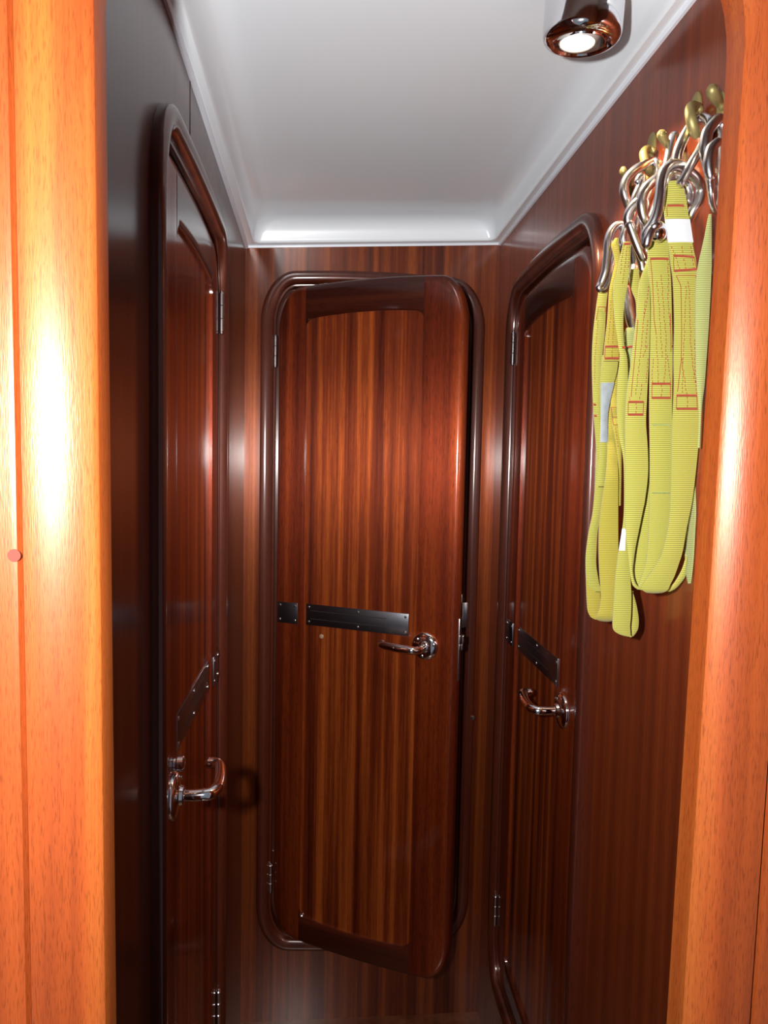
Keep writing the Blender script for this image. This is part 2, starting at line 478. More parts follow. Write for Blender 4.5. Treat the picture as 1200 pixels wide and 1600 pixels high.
def solid_grid(bm, G, th, front=lambda p: p):
    nr, nc = len(G), len(G[0])
    F = [[bm.verts.new(p) for p in row] for row in G]
    Bk = [[bm.verts.new((p[0], th, p[2])) for p in row] for row in G]
    for i in range(nr-1):
        for j in range(nc-1):
            bm.faces.new((F[i][j], F[i][j+1], F[i+1][j+1], F[i+1][j]))
            bm.faces.new((Bk[i][j], Bk[i+1][j], Bk[i+1][j+1], Bk[i][j+1]))
    for i in range(nr-1):
        bm.faces.new((F[i][0], F[i+1][0], Bk[i+1][0], Bk[i][0])); bm.faces.new((F[i][-1], Bk[i][-1], Bk[i+1][-1], F[i+1][-1]))
    for j in range(nc-1):
        bm.faces.new((F[0][j], Bk[0][j], Bk[0][j+1], F[0][j+1])); bm.faces.new((F[-1][j], F[-1][j+1], Bk[-1][j+1], Bk[-1][j]))
    bmesh.ops.remove_doubles(bm, verts=bm.verts, dist=1e-6)


def door_leaf(root, Hb, Ht):
    """u measured from hinge edge; front towards -y"""
    W = LW; rx, rz = RX-T_IN, RZ-T_IN
    rx, rz = .062, .105
    crown = CR
    top = lambda u, t: Ht-t-crown*((u-W/2)/(W/2))**2
    bot = lambda u, t: Hb+t+crown*((u-W/2)/(W/2))**2
    def side_curve(u0, t, left):
        """points from (u0,top) round to (u0,bottom)"""
        S = (lambda u: u) if left else (lambda u: W-u)
        q = u0 if left else W-u0
        ex, ez = rx-t*.6, rz-t*.6
        a = t; uc = a+ex
        P = []
        for i in range(6): u = q+(uc-q)*i/6; P.append((S(u), top(S(u), t)))
        vt = top(S(uc), t)-ez; vb = bot(S(uc), t)+ez
        for i in range(12): th = PI/2*i/12; P.append((S(uc-ex*math.sin(th)), vt+ez*math.cos(th)))
        for i in range(20): P.append((S(a), vt+(vb-vt)*i/20))
        for i in range(12): th = PI/2*i/12; P.append((S(uc-ex*math.cos(th)), vb-ez*math.sin(th)))
        for i in range(7): u = uc+(q-uc)*i/6; P.append((S(u), bot(S(u), t)))
        return P
    for nm, u0, left in (('stile', ST0, True), ('stile', ST1, False)):
        bm = bmesh.new(); cur = [[(u, d, v) for u, v in side_curve(u0, t, left)] for t, d in BULL]
        last = cur[-1]
        for s in (.35, .7, .94): cur.append([(p[0]+(u0-p[0])*s, 0, p[2]) for p in last])
        cur.append([(u0, .0005, p[2]) for p in last])
        G = cur
        solid_grid(bm, G, TH)
        link(nm, bm, 'stile_wood', root)
    # rails
    pt = lambda u: Ht-.078-.016*((u-W/2)/(W/2))**2*1.3      # top of the panel opening
    pb = lambda u: Hb+.068+.020*((u-W/2)/(W/2))**2*1.3
    n = 30
    us = [ST0+(ST1-ST0)*(.5-.5*math.cos(PI*i/n)) for i in range(n+1)]
    def fillet(u, r=.016):
        e = min(u-ST0, ST1-u)
        return 0 if e >= r else r-math.sqrt(max(0, r*r-(r-e)**2))
    bm = bmesh.new(); G = []
    for t, d in BULL: G.append([(u, d, top(u, t)) for u in us])
    for s in (.4, .8): G.append([(u, 0, top(u, .016)+(pt(u)-fillet(u)+.003-top(u, .016))*s) for u in us])
    G.append([(u, .0, pt(u)-fillet(u)+.002) for u in us]); G.append([(u, .0015, pt(u)-fillet(u)) for u in us])
    solid_grid(bm, G, TH); link('rail', bm, 'rail_wood', root)
    bm = bmesh.new(); G = []
    for t, d in BULL: G.append([(u, d, bot(u, t)) for u in us])
    for s in (.4, .8): G.append([(u, 0, bot(u, .016)+(pb(u)+fillet(u)-.003-bot(u, .016))*s) for u in us])
    G.append([(u, .0, pb(u)+fillet(u)-.002) for u in us]); G.append([(u, .0015, pb(u)+fillet(u)) for u in us])
    solid_grid(bm, G, TH); link('rail', bm, 'rail_wood', root)
    # panel
    bm = bmesh.new()
    G = [[(u, .006, top(u, .03)), (u, .006, (top(u, .03)+bot(u, .03))/2), (u, .006, bot(u, .03))] for u in us]
    G = [[(ST0-.004 if i == 0 else ST1+.004 if i == n else p[0], p[1], p[2]) for p in row] for i, row in enumerate(G)]
    solid_grid(bm, G, TH-.004); link('panel', bm, 'panel_wood', root)


def screw_heads(bm, pts, axis=(0, -1, 0), r=.0032):
    for p in pts: add_lathe(bm, [(r, 0), (r, .0006), (r*.8, .0013), (0, .0016)], 12, p, axis)


ZH = CAMZ-.405                            # lever height
def hardware(root, zoff=0., zp=None, thumb=False):
    zh = ZH+zoff
    # black slide plates
    z0 = (zp if zp else CAMZ-.372)
    def plate(name, u0, u1, z0, z1, y, slots=False):
        bm = bmesh.new(); add_box(bm, u0, u1, y-.0022, y, z0, z1, .0008)
        o = link(name, bm, 'plate_steel', root)
        bm = bmesh.new()
        us = (u0+.007, u1-.007) + (((u0+u1)/2+.005,) if u1-u0 > .1 else ())
        screw_heads(bm, [(u, y-.0022, z) for u in us for z in (z0+.008, z1-.008)])
        link('screws', bm, 'steel', o)
        if slots:
            bm = bmesh.new()
            for z in (z0+.016, z1-.016): add_box(bm, u0+.012, u1-.055, y-.0028, y-.002, z-.0008, z+.0008)
            link('slots', bm, 'dark', o)
        return o
    plate('latch_plate', .010, .066, z0-.026, z0+.026, 0)
    plate('slide_plate', .087, .352, z0-.026, z0+.026, .006, True)
    # lever handle
    ur = LW-.076
    bm = bmesh.new()
    add_lathe(bm, [(.0315, 0), (.0315, .0022), (.030, .0045), (.022, .0075), (.0135, .009), (.0125, .013), (.0105, .0145), (0, .0145)], 40, (ur, 0, zh), (0, -1, 0))
    h = link('door_handle', bm, 'chrome', root)
    bm = bmesh.new(); screw_heads(bm, [(ur+.0225*math.cos(a), -.0065, zh+.0225*math.sin(a)) for a in (2.4, 2.4+2*PI/3, 2.4+4*PI/3)], r=.0042)
    link('screws', bm, 'steel', h)
    path = [(ur, -.009, zh), (ur, -.030, zh), (ur-.003, -.045, zh), (ur-.014, -.053, zh+.001), (ur-.032, -.054, zh+.001), (ur-.058, -.052, zh+.002), (ur-.084, -.047, zh+.003), (ur-.092, -.040, zh+.003), (ur-.094, -.030, zh+.003)]
    P = catmull(path, 6); R = [.0078 + .001*math.sin(i/len(P)*PI) for i in range(len(P))]
    bm = bmesh.new(); add_tube(bm, P, R, 16); link('lever', bm, 'chrome', h)
    if thumb:
        bm = bmesh.new(); add_lathe(bm, [(.0085, 0), (.0085, .003), (.0105, .005), (.0105, .012), (.008, .014), (0, .0145)], 24, (ur, -.0005, zh+.043), (0, -1, 0))
        link('thumb_turn', bm, 'chrome', root)
    # lock faceplate on the free edge
    bm = bmesh.new(); add_box(bm, LW-.0015, LW+.0012, .010, .024, zh-.075, zh+.068, .0004)
    lp = link('lock_faceplate', bm, 'steel', root)
    bm = bmesh.new(); add_box(bm, LW+.001, LW+.010, .012, .022, zh+.012, zh+.030, .001); add_box(bm, LW+.001, LW+.008, .012, .022, zh-.004, zh+.009, .001)
    link('latch_bolt', bm, 'chrome', lp)
    # hinges
    for z in (Zh_top, Zh_bot):
        bm = bmesh.new()
        for a, b_ in ((-.035, -.012), (-.0115, .0115), (.012, .035)):
            add_lathe(bm, [(.0042, a), (.0050, a+.001), (.0050, b_-.001), (.0042, b_)], 16, (-.0022, -.003, z))
        add_lathe(bm, [(.0035, .035), (.0035, .038), (0, .040)], 12, (-.0022, -.003, z)); add_lathe(bm, [(.0035, -.035), (.0035, -.038), (0, -.040)], 12, (-.0022, -.003, z))
        link('hinge', bm, 'steel', root)


def door(name, k, hinge_left, angle, w_face, **kw):
    c, u, w_, ht, hb = FR[k]
    root = empty(name); tag(root, kind='structure')
    door_leaf(root, hb+T_IN, ht-T_IN)
    hardware(root, **kw)
    base = c + (u if not hinge_left else -u)*(LW/2) + w_*w_face
    ud = u if hinge_left else -u
    X = ud; Y = -w_; Z = Vector((0, 0, 1))
    if X.cross(Y).dot(Z) < 0:      # mirror the leaf for the other hand
        for ch in [o for o in C.objects if o.parent == root or (o.parent and o.parent.parent == root)]:
            me = ch.data; me.transform(Matrix.Diagonal((-1, 1, 1, 1))); me.flip_normals()
        X = -X
        s = -1
    else: s = 1
    mat = Matrix((( X.x, Y.x, Z.x, base.x), (X.y, Y.y, Z.y, base.y), (X.z, Y.z, Z.z, base.z), (0, 0, 0, 1)))
    root.matrix_world = mat @ Matrix.Rotation(-angle*s, 4, 'Z')
    return root

Zh_top, Zh_bot = CAMZ+.27, CAMZ-1.055
d1 = door('door_1', 'back', True, math.radians(26.5), .0045, zoff=-.005, zp=CAMZ-.367)
d2 = door('door_2', 'left', False, 0, .0025, zoff=-.035, thumb=True)
d3 = door('door_3', 'right', True, 0, .0025, zoff=-.022)

# strike plate on the end door casing, door-stop button, hinge side plug
bm = bmesh.new()
a = at(722, 941, YB); b_ = at(729, 975, YB)
add_box(bm, .1195+DW/2-.0385, .1195+DW/2-.0362, YB-.001, YB+.022, a.z-.10, a.z+.02, .0004)
add_box(bm, .1195+DW/2-.0385, .1195+DW/2-.024, YB-.0165, YB-.0145, b_.z-.005, a.z+.002, .0004)
sp_ = link('strike_plate', bm, 'steel', cas_b)
p = at(737, 1118, YB)
bm = bmesh.new(); add_lathe(bm, [(.0055, 0), (.0055, .003), (.004, .0048), (0, .005)], 16, (p.x, YB-.0155, p.z), (0, -1, 0))
link('door_stop', bm, 'steel', cas_b)
bm = bmesh.new(); add_lathe(bm, [(.0055, 0), (.0055, .0012), (.004, .002), (0, .0022)], 16, (.129, .006, CAMZ-.418), (0, -1, 0))
link('screw_plug', bm, 'plug', d1)

# ---------------------------------------------------------------- ceiling lamp
lc = at(908, 70, .88)
LX, LY, LZ = lc.x, lc.y, lc.z
lamp = empty('ceiling_lamp', (LX, LY, LZ)); tag(lamp, 'chrome swivel spot lamp glowing warm on the white ceiling', 'ceiling lamp')
ceilz = CZ(LX, LY)+.051
hgt = ceilz-LZ
RB = .0475
bm = bmesh.new()
add_lathe(bm, [(RB, hgt+.008), (RB, .012), (RB-.0015, .006), (RB-.006, .0015), (RB-.010, 0), (RB-.0125, .001), (RB-.014, .004), (RB-.017, .0045), (RB-.0185, .001), (RB-.0195, .001), (RB-.0205, .006), (RB-.022, .016), (0, .018)], 64)
link('lamp_body', bm, 'chrome', lamp)
axis = Vector((-.02, -.06, -1)).normalized()
lamp.rotation_euler = (math.radians(8), 0, 0)
og = Vector((-.006, -.003, .021))
bm = bmesh.new()
prof = [(.0300*math.cos(a), .0300*math.sin(a)) for a in [i*math.radians(44)/8 for i in range(0, 9)]]
prof = prof + [(.0215, .0222), (.0205, .0215), (.0200, .0185)]
add_lathe(bm, prof, 48, og, axis, caps=False); link('swivel_eyeball', bm, 'satin', lamp)
bm = bmesh.new(); add_lathe(bm, [(.0206, .0190), (.0200, .0205), (.016, .0222), (.008, .0234), (0, .0238)], 40, og, axis, caps=False)
link('bulb', bm, 'bulb', lamp)
bm = bmesh.new(); add_lathe(bm, [(.0865, hgt+.0012), (.0855, hgt-.002), (.081, hgt-.0048), (.074, hgt-.0055), (.066, hgt-.004), (.060, hgt-.0045), (RB-.001, hgt-.0045)], 64, caps=False)
link('base_ring', bm, 'gelcoat', lamp)
sl = bpy.data.lights.new('lamp_light', 'SPOT'); sl.energy = 11; sl.color = (1, .75, .45); sl.spot_size = math.radians(118); sl.spot_blend = .4; sl.shadow_soft_size = .012
slo = bpy.data.objects.new('lamp_light', sl); C.objects.link(slo); slo.parent = lamp
slo.location = og+axis*.034; slo.rotation_euler = axis.to_track_quat('-Z', 'Y').to_euler()

# ---------------------------------------------------------------- brass hooks on the right wall
RS = 1.0
def pxtube(bm, pts, closed=False, n=7, sides=14, caps=True):
    """pts: (px, py, Y, rpx); kept clear of the wall"""
    Q = []
    for px, py, Y, r in pts:
        p = at(px, py, Y); rr = r*RS*Y/FPX
        if p.x > XR-rr-.0005:
            Y2 = onx(px, py, XR-rr-.0008).y; p = at(px, py, Y2); rr = r*RS*Y2/FPX
        Q.append((p.x, p.y, p.z, rr))
    P = catmull(Q, n, closed)
    add_tube(bm, [q[:3] for q in P], [float(q[3]) for q in P], sides, closed, caps)
    return Q

HOOK_GRP = 'brass hooks in a row on the right wall'
def hook(label, plate_px, plate_ry, plate_rz, prong, tail=None):
    pp = onx(plate_px[0], plate_px[1], XR)
    root = empty('coat_hook', pp); tag(root, label, 'hook', HOOK_GRP)
    bm = bmesh.new(); rings = []
    for s, dx in ((1, 0), (1, .0015), (.86, .0028), (.5, .0034)):
        rings.append([bm.verts.new((XR-dx, pp.y+plate_ry*s*math.cos(2*PI*k/28), pp.z+plate_rz*s*math.sin(2*PI*k/28))) for k in range(28)])
    for A, B in zip(rings, rings[1:]):
        for k in range(28): bm.faces.new((A[k], A[(k+1) % 28], B[(k+1) % 28], B[k]))
    bm.faces.new(rings[0]); bm.faces.new(rings[-1])
    mi = root.matrix_basis.inverted()
    bm.transform(Matrix.Translation(-pp)); link('back_plate', bm, 'brass', root)
    bm = bmesh.new(); pxtube(bm, prong)
    if tail: pxtube(bm, tail)
    bm.transform(Matrix.Translation(-pp)); link('prong', bm, 'brass', root)
    return root

hook('brass coat hook by the door casing, only its green-tinged knob showing', (985, 290), .007, .016, [(987, 291, 1.05, 4), (982, 283, .985, 4.5), (977, 276, .965, 5), (974, 268, .955, 6.2), (974, 263, .953, 4.5)])
hook('brass coat hook carrying the left carabiners, oval plate above it', (1019, 228), .0125, .017,
     [(1022, 236, .94, 5), (1013, 233, .92, 6), (1006, 238, .905, 6.6), (1007, 249, .90, 6.8), (1011, 261, .90, 6.6), (1016, 271, .91, 5.5)],
     [(1019, 250, .96, 4), (1014, 273, .935, 4), (1009, 284, .92, 2.5)])
hook('brass coat hook knob between the two loaded hooks', (1048, 236), .008, .017, [(1050, 236, .89, 4), (1045, 229, .86, 5), (1039, 220, .845, 6.5), (1034, 211, .84, 7.5), (1034, 207, .838, 6)])
hook('brass coat hook carrying the near carabiners, tall oval plate with curled prong', (1088, 170), .0125, .0185,
     [(1094, 172, .82, 6), (1087, 166, .80, 7), (1079, 168, .785, 8), (1079, 182, .775, 8.3), (1083, 198, .775, 8.3), (1088, 211, .78, 7)])
hook('brass coat hook nearest the opening, half hidden by the frame edge', (1128, 168), .008, .017, [(1129, 168, .77, 5), (1124, 162, .76, 6.5), (1118, 152, .75, 8.5), (1113, 142, .745, 9.5), (1113, 136, .744, 7)])

# ---------------------------------------------------------------- safety tethers
RS = 1.12
class Strap:
    def __init__(self, rows, cols=7, bulge=.0012, wallgap=.003):
        """rows: (y, xl, xr, Y)  photo trace of one run of webbing with its real distance Y"""
        Q = catmull([tuple(map(float, r)) for r in rows], 6)
        self.G = []
        for y, xl, xr, Y in Q:
            L_, R_ = at(xl, y, Y), at(xr, y, Y)
            row = []
            for j in range(cols):
                t = j/(cols-1); p = L_.lerp(R_, t)
                p = p + Vector((0, -bulge*math.sin(PI*t), 0))
                if p.x > XR-wallgap:
                    px = xl+(xr-xl)*t; p = onx(px, y, XR-wallgap)
                row.append(p)
            self.G.append(row)
        self.ys = [q[0] for q in Q]; self.cols = cols
        self.s = [0.]
        m_ = cols//2
        for a, c in zip(self.G, self.G[1:]): self.s.append(self.s[-1]+(c[m_]-a[m_]).length)
    def nrm(self, i, j):
        G = self.G; i0, i1 = max(i-1, 0), min(i+1, len(G)-1); j0, j1 = max(j-1, 0), min(j+1, self.cols-1)
        n = (G[i1][j]-G[i0][j]).cross(G[i][j1]-G[i][j0])
        if n.length < 1e-12: return Vector((0, -1, 0))
        n.normalize()
        return n if n.y < 0 else -n
    def mesh(self, name, mat, parent, th=.0022):
        bm = bmesh.new(); uvl = bm.loops.layers.uv.new('UVMap'); G = self.G; nr, nc = len(G), self.cols
        F = [[bm.verts.new(G[i][j]) for j in range(nc)] for i in range(nr)]
        B = [[bm.verts.new(G[i][j]-self.nrm(i, j)*th) for j in range(nc)] for i in range(nr)]
        uv = {}
        for i in range(nr):
            for j in range(nc): uv[F[i][j]] = uv[B[i][j]] = (j/(nc-1), self.s[i])
        def q(*v):
            f = bm.faces.new(v)
            for l in f.loops: l[uvl].uv = uv[l.vert]
        for i in range(nr-1):
            for j in range(nc-1):
                q(F[i][j], F[i][j+1], F[i+1][j+1], F[i+1][j]); q(B[i][j], B[i+1][j], B[i+1][j+1], B[i][j+1])
            q(F[i][0], F[i+1][0], B[i+1][0], B[i][0]); q(F[i][-1], B[i][-1], B[i+1][-1], F[i+1][-1])
        for j in range(nc-1):
            q(F[0][j], B[0][j], B[0][j+1], F[0][j+1]); q(F[-1][j], F[-1][j+1], B[-1][j+1], B[-1][j])
        return link(name, bm, mat, parent)
    def pt(self, y, t, lift=.0007):
        ys = self.ys; i = 0
        while i < len(ys)-2 and not (ys[i] <= y <= ys[i+1] or ys[i] >= y >= ys[i+1]): i += 1
        f = (y-ys[i])/(ys[i+1]-ys[i]) if ys[i+1] != ys[i] else 0
        f = min(max(f, 0), 1)
        a = t*(self.cols-1); j = min(int(a), self.cols-2); b_ = a-j
        P = self.G[i][j].lerp(self.G[i][j+1], b_).lerp(self.G[i+1][j].lerp(self.G[i+1][j+1], b_), f)
        return P+self.nrm(i, j)*lift


def stitch(strap, segs, parent, dash=None, r=.00042, mat='thread', name='stitching'):
    iv = sorted(segs, key=lambda q: min(q[0], q[2])); groups = [[iv[0]]]; hi = max(iv[0][0], iv[0][2])
    for q in iv[1:]:
        if min(q[0], q[2]) > hi+9: groups.append([])
        groups[-1].append(q); hi = max(hi, q[0], q[2])
    for g in groups: stitch_run(strap, g, parent, r, mat, name)


def stitch_run(strap, segs, parent, r, mat, name):
    """segs: (y0,t0,y1,t1, dashed)"""
    bm = bmesh.new()
    for sgm in segs:
        y0, t0, y1, t1 = sgm[:4]; style = sgm[4] if len(sgm) > 4 else 'solid'
        a, c = strap.pt(y0, t0), strap.pt(y1, t1); L_ = (c-a).length
        if style == 'dash':
            n = max(2, int(L_/.0040))
            for i in range(n):
                f0, f1 = (i+.1)/n, (i+.68)/n
                j = random.uniform(-.02, .02)
                p0 = strap.pt(y0+(y1-y0)*f0, t0+(t1-t0)*f0+j); p1 = strap.pt(y0+(y1-y0)*f1, t0+(t1-t0)*f1+j)
                add_tube(bm, [p0, (p0+p1)/2+Vector((0, -.0002, 0)), p1], r*.72, 5)
        elif style == 'bar':          # a bar tack: close slanted stitches
            n = max(4, int(L_/.0011))
            for i in range(n):
                f = (i+.5)/n
                p0 = strap.pt(y0+(y1-y0)*f-1.3, t0+(t1-t0)*f-.018); p1 = strap.pt(y0+(y1-y0)*f+1.3, t0+(t1-t0)*f+.018)
                add_tube(bm, [p0, (p0+p1)/2+Vector((0, -.0003, 0)), p1], r*1.4, 5)
        else:
            n = max(3, int(L_/.003))
            pts = [strap.pt(y0+(y1-y0)*i/n, t0+(t1-t0)*i/n+random.uniform(-.006, .006)) for i in range(n+1)]
            add_tube(bm, pts, r*.8, 6)
    return link(name, bm, mat, parent)


def box_stitch(y0, y1, a=.1, b_=.9, bars=True):
    """the boxed end of the sewn splice"""
    st = 'bar' if bars else 'solid'
    return [(y0, a, y0, b_, st), (y1, a, y1, b_, st), (y0, a, y1, a, 'solid'), (y0, b_, y1, b_, 'solid'), (y0, (a+b_)/2, y1, (a+b_)/2, 'dash')]


def patch(strap, y0, y1, t0, t1, mat, parent, name='label_tag', lift=.0009):
    bm = bmesh.new(); n, m_ = 10, 6
    F = [[bm.verts.new(strap.pt(y0+(y1-y0)*i/n, t0+(t1-t0)*j/m_, lift)) for j in range(m_+1)] for i in range(n+1)]
    B = [[bm.verts.new(strap.pt(y0+(y1-y0)*i/n, t0+(t1-t0)*j/m_, lift-.0009)) for j in range(m_+1)] for i in range(n+1)]
    for i in range(n):
        for j in range(m_):
            bm.faces.new((F[i][j], F[i][j+1], F[i+1][j+1], F[i+1][j])); bm.faces.new((B[i][j], B[i+1][j], B[i+1][j+1], B[i][j+1]))
        bm.faces.new((F[i][0], F[i+1][0], B[i+1][0], B[i][0])); bm.faces.new((F[i][-1], B[i][-1], B[i+1][-1], F[i+1][-1]))
    for j in range(m_):
        bm.faces.new((F[0][j], B[0][j], B[0][j+1], F[0][j+1])); bm.faces.new((F[-1][j], F[-1][j+1], B[-1][j+1], B[-1][j]))
    return link(name, bm, mat, parent)


def carabiner(parent, pts, closed=True, gate=None, name='carabiner', mat='steel', extra=()):
    bm = bmesh.new(); pxtube(bm, pts, closed)
    for e in extra: pxtube(bm, e)
    o = link(name, bm, mat, parent)
    if gate:
        bm = bmesh.new(); pxtube(bm, gate, False); link('gate', bm, 'steel', o)
    return o


TG = 'yellow webbing safety tethers on the brass hooks'
def tether(label): 
    r = empty('safety_tether'); tag(r, label, 'safety tether', TG); return r
def S(rows, Y, dY=0):
    n = len(rows)
    return [tuple(r) if len(r) == 4 else (r[0], r[1], r[2], Y+dY*i/(n-1)) for i, r in enumerate(rows)]

# --- tether with the white tag (front right)
t1 = tether('yellow tether at the front right with a white tag just under its carabiner')
D1 = Strap(S([(283, 1046, 1062), (291, 1042, 1067), (305, 1040, 1071), (322, 1038, 1074), (345, 1040, 1077), (385, 1045, 1083), (410, 1048, 1088), (440, 1052, 1089), (500, 1054, 1088), (560, 1053, 1088),
              (600, 1053.5, 1089.5), (640, 1052, 1092), (680, 1050, 1092), (720, 1049.5, 1089), (780, 1048, 1082), (820, 1045, 1074), (860, 1036, 1067), (880, 1027, 1061), (900, 1013, 1054), (912, 1005, 1048),
              (919, 1002, 1045, .7655), (923, 1005, 1042, .7665), (926, 1010, 1036, .769), (927, 1016, 1030, .772)], .765, .0))
w_ = D1.mesh('webbing', 'webbing', t1)
stitch(D1, [(322, .12, 322, .82, 'bar'), (322, .1, 338, .08, 'solid'), (400, .12, 402, .92, 'bar'), (424, .06, 421, .96, 'bar'), (402, .12, 424, .06, 'solid'), (402, .92, 421, .97, 'solid'), (385, .1, 424, .3, 'dash'), (385, .5, 424, .5, 'dash'), (385, .86, 424, .84, 'dash'),
            (431, .12, 431, .98, 'solid'), (431, .12, 447, .28, 'solid'), (447, .28, 560, .3, 'solid'), (560, .3, 618, .5, 'dash'), (431, .95, 618, .9, 'dash'), (440, .6, 540, .72, 'dash'), (540, .72, 600, .88, 'dash'), (447, .5, 616, .3, 'dash'), (560, .3, 612, .12, 'solid')]
       + box_stitch(618, 639, .1, .92), t1)
patch(D1, 343, 379, -.02, 1.02, 'tag_white', t1)
carabiner(t1, [(1045, 292, .775, 6), (1042, 283, .78, 6.2), (1050, 277, .785, 6.5), (1062, 279, .785, 6.5), (1072, 288, .785, 6.5), (1077, 302, .785, 6.5), (1075, 315, .785, 6)], closed=False, name='swivel_ring')
carabiner(t1, [(1078, 199, .79, 7), (1068, 217, .79, 7.4), (1060, 236, .79, 7.6), (1056, 255, .79, 7.6), (1052, 275, .79, 7), (1056, 285, .79, 7), (1066, 284, .79, 7), (1078, 262, .785, 6), (1100, 222, .80, 6.5), (1109, 204, .80, 7), (1108, 190, .80, 7.5), (1098, 185, .80, 7.5), (1086, 190, .795, 7)],
          gate=[(1063, 287, .755, 6.2), (1075, 266, .757, 6.4), (1088, 244, .76, 6.4), (1098, 229, .765, 6.2)])

# --- middle front tether
t2 = tether('middle front yellow tether with long red stitching, on the biggest carabiner')
D2 = Strap(S([(371, 1019, 1037), (378, 1015, 1043), (400, 1012.5, 1045), (440, 1015, 1048.5), (500, 1016.5, 1050), (560, 1016, 1051), (640, 1015, 1050), (720, 1016, 1050), (780, 1015, 1049), (820, 1014, 1047), (860, 1012, 1042), (885, 1008, 1036), (905, 1001, 1028), (918, 997, 1020)], .775))
D2.mesh('webbing', 'webbing', t2)
stitch(D2, [(405, .1, 405, .94, 'bar'), (405, .1, 500, .14, 'solid'), (405, .9, 470, .8, 'dash'), (470, .8, 545, .95, 'dash'), (500, .14, 520, .22, 'solid'), (520, .22, 600, .35, 'dash'), (560, .1, 600, .08, 'dash'), (440, .3, 560, .5, 'dash'), (430, .5, 540, .68, 'dash'), (540, .68, 600, .6, 'dash'), (490, .9, 550, .9, 'solid'), (555, .7, 600, .92, 'dash')]
       + box_stitch(600, 622, .08, .9), t2)
stitch(D2, [(664, .08, 664, .9, 'bar'), (770, .08, 770, .9, 'bar')], t2, r=.0003, mat='green_thread')
D3 = Strap(S([(392, 1015, 1022, .785), (412, 1009, 1020, .781), (440, 999, 1016, .776), (470, 997, 1016), (500, 994, 1016), (560, 987, 1014), (620, 979, 1011), (660, 977, 1009.5), (700, 977, 1012), (740, 977, 1012.5), (780, 977, 1008), (800, 977, 1004), (830, 978, 998), (850, 980, 994), (870, 982, 991), (890, 984, 989), (905, 986, 991), (915, 989, 996), (921, 996, 1006)], .770))
D3.mesh('webbing', 'webbing', t2)
stitch(D3, [(447, .8, 500, .45, 'dash'), (500, .1, 620, .2, 'solid'), (470, .5, 618, .4, 'dash'), (540, .8, 560, .6, 'dash'), (560, .9, 600, .9, 'dash'), (500, .75, 545, .7, 'dash'), (600, .65, 626, .62, 'dash'), (620, .1, 626, .15, 'dash')]
       + box_stitch(628, 648, .1, .82), t2)
D4 = Strap(S([(700, 1009, 1022), (760, 1006, 1026), (800, 1002, 1030), (830, 996, 1028), (860, 992, 1026), (890, 990.5, 1022), (908, 992, 1016), (920, 1000, 1012)], .79, -.004))
D4.mesh('webbing', 'webbing', t2)
carabiner(t2, [(1028, 352, .755, 6.5), (1019, 358, .755, 6.5), (1013, 371, .755, 6.5), (1010, 383, .757, 6), (1008, 372, .76, 6), (1010, 362, .76, 6.5), (1019, 350, .757, 7), (1026, 334, .755, 7.4), (1031, 308, .755, 7.6), (1033, 285, .757, 7.6), (1038, 268, .76, 7.8), (1050, 258, .765, 8), (1065, 260, .77, 8), (1077, 269, .772, 7.6), (1089, 281, .775, 7.6), (1095, 296, .78, 7.6), (1092, 314, .782, 7.6), (1083, 329, .785, 7.4), (1076, 343, .79, 7), (1060, 362, .80, 6.5), (1042, 362, .785, 6.5)],
          closed=True)
bm = bmesh.new(); c_ = at(1028, 366, .765)
bmesh.ops.create_uvsphere(bm, u_segments=24, v_segments=14, radius=.0092); bm.transform(Matrix.Translation(c_)); link('swivel', bm, 'chrome', t2)

# --- left front tether: turned webbing and the lowest loop
t3 = tether('yellow tether whose loop hangs lowest of all, a pale tag above it')
B4 = Strap(S([(378, 974, 985), (400, 969, 985), (427, 964, 983), (445, 959, 980.5), (480, 959, 975), (510, 962, 974), (540, 966, 975.5), (560, 968, 980), (600, 965, 981), (640, 964, 978), (680, 967, 977), (705, 972, 978), (730, 974.5, 979), (780, 975, 979.5), (810, 974, 980), (835, 971, 982), (860, 967, 984), (900, 962, 985), (930, 960, 986.5), (960, 958, 986), (978, 957.5, 984.5), (986, 960, 985), (992, 970, 985.5), (995, 982, 988)], .80, .012))
B4.mesh('webbing', 'webbing', t3)
stitch(B4, [(382, .12, 381, .95, 'bar'), (382, .15, 430, .25, 'dash'), (385, .5, 445, .55, 'dash'), (385, .8, 420, .85, 'dash'), (543, .5, 543, 1.0, 'bar')], t3)
patch(B4, 826, 860, -.02, .5, 'tag_white', t3, 'pale_tag')
E2 = Strap(S([(924, 987, 988.5), (935, 986, 992), (950, 985, 995.5), (968, 984.5, 998), (982, 984, 997), (990, 984, 993), (995, 984, 989)], .826))
E2.mesh('webbing', 'webbing', t3)
D5 = Strap(S([(512, 979, 990), (520, 976, 992), (545, 976, 992), (580, 978, 990), (620, 976, 986), (660, 974, 982)], .835, -.01), wallgap=.003)
D5.mesh('webbing', 'webbing_green', t3)
stitch(D5, [(543, .2, 542, .8, 'bar')], t3)
carabiner(t3, [(979, 394, .89, 5), (974, 372, .885, 5), (979, 350, .885, 5.5), (986, 332, .885, 6), (980, 316, .89, 6), (975, 298, .89, 6.4), (978, 282, .89, 6.6), (990, 268, .89, 6.8), (1004, 259, .895, 6.8), (1018, 252, .905, 6.5), (1027, 256, .91, 6.5), (1027, 272, .90, 6.5), (1021, 288, .89, 6.5), (1010, 318, .885, 6), (998, 345, .885, 5.5), (990, 375, .885, 5)],
          closed=True, gate=[(996, 284, .86, 5), (1001, 277, .86, 6), (1003, 285, .86, 6), (997, 298, .86, 6), (991, 312, .86, 5.5), (987, 330, .862, 5)])
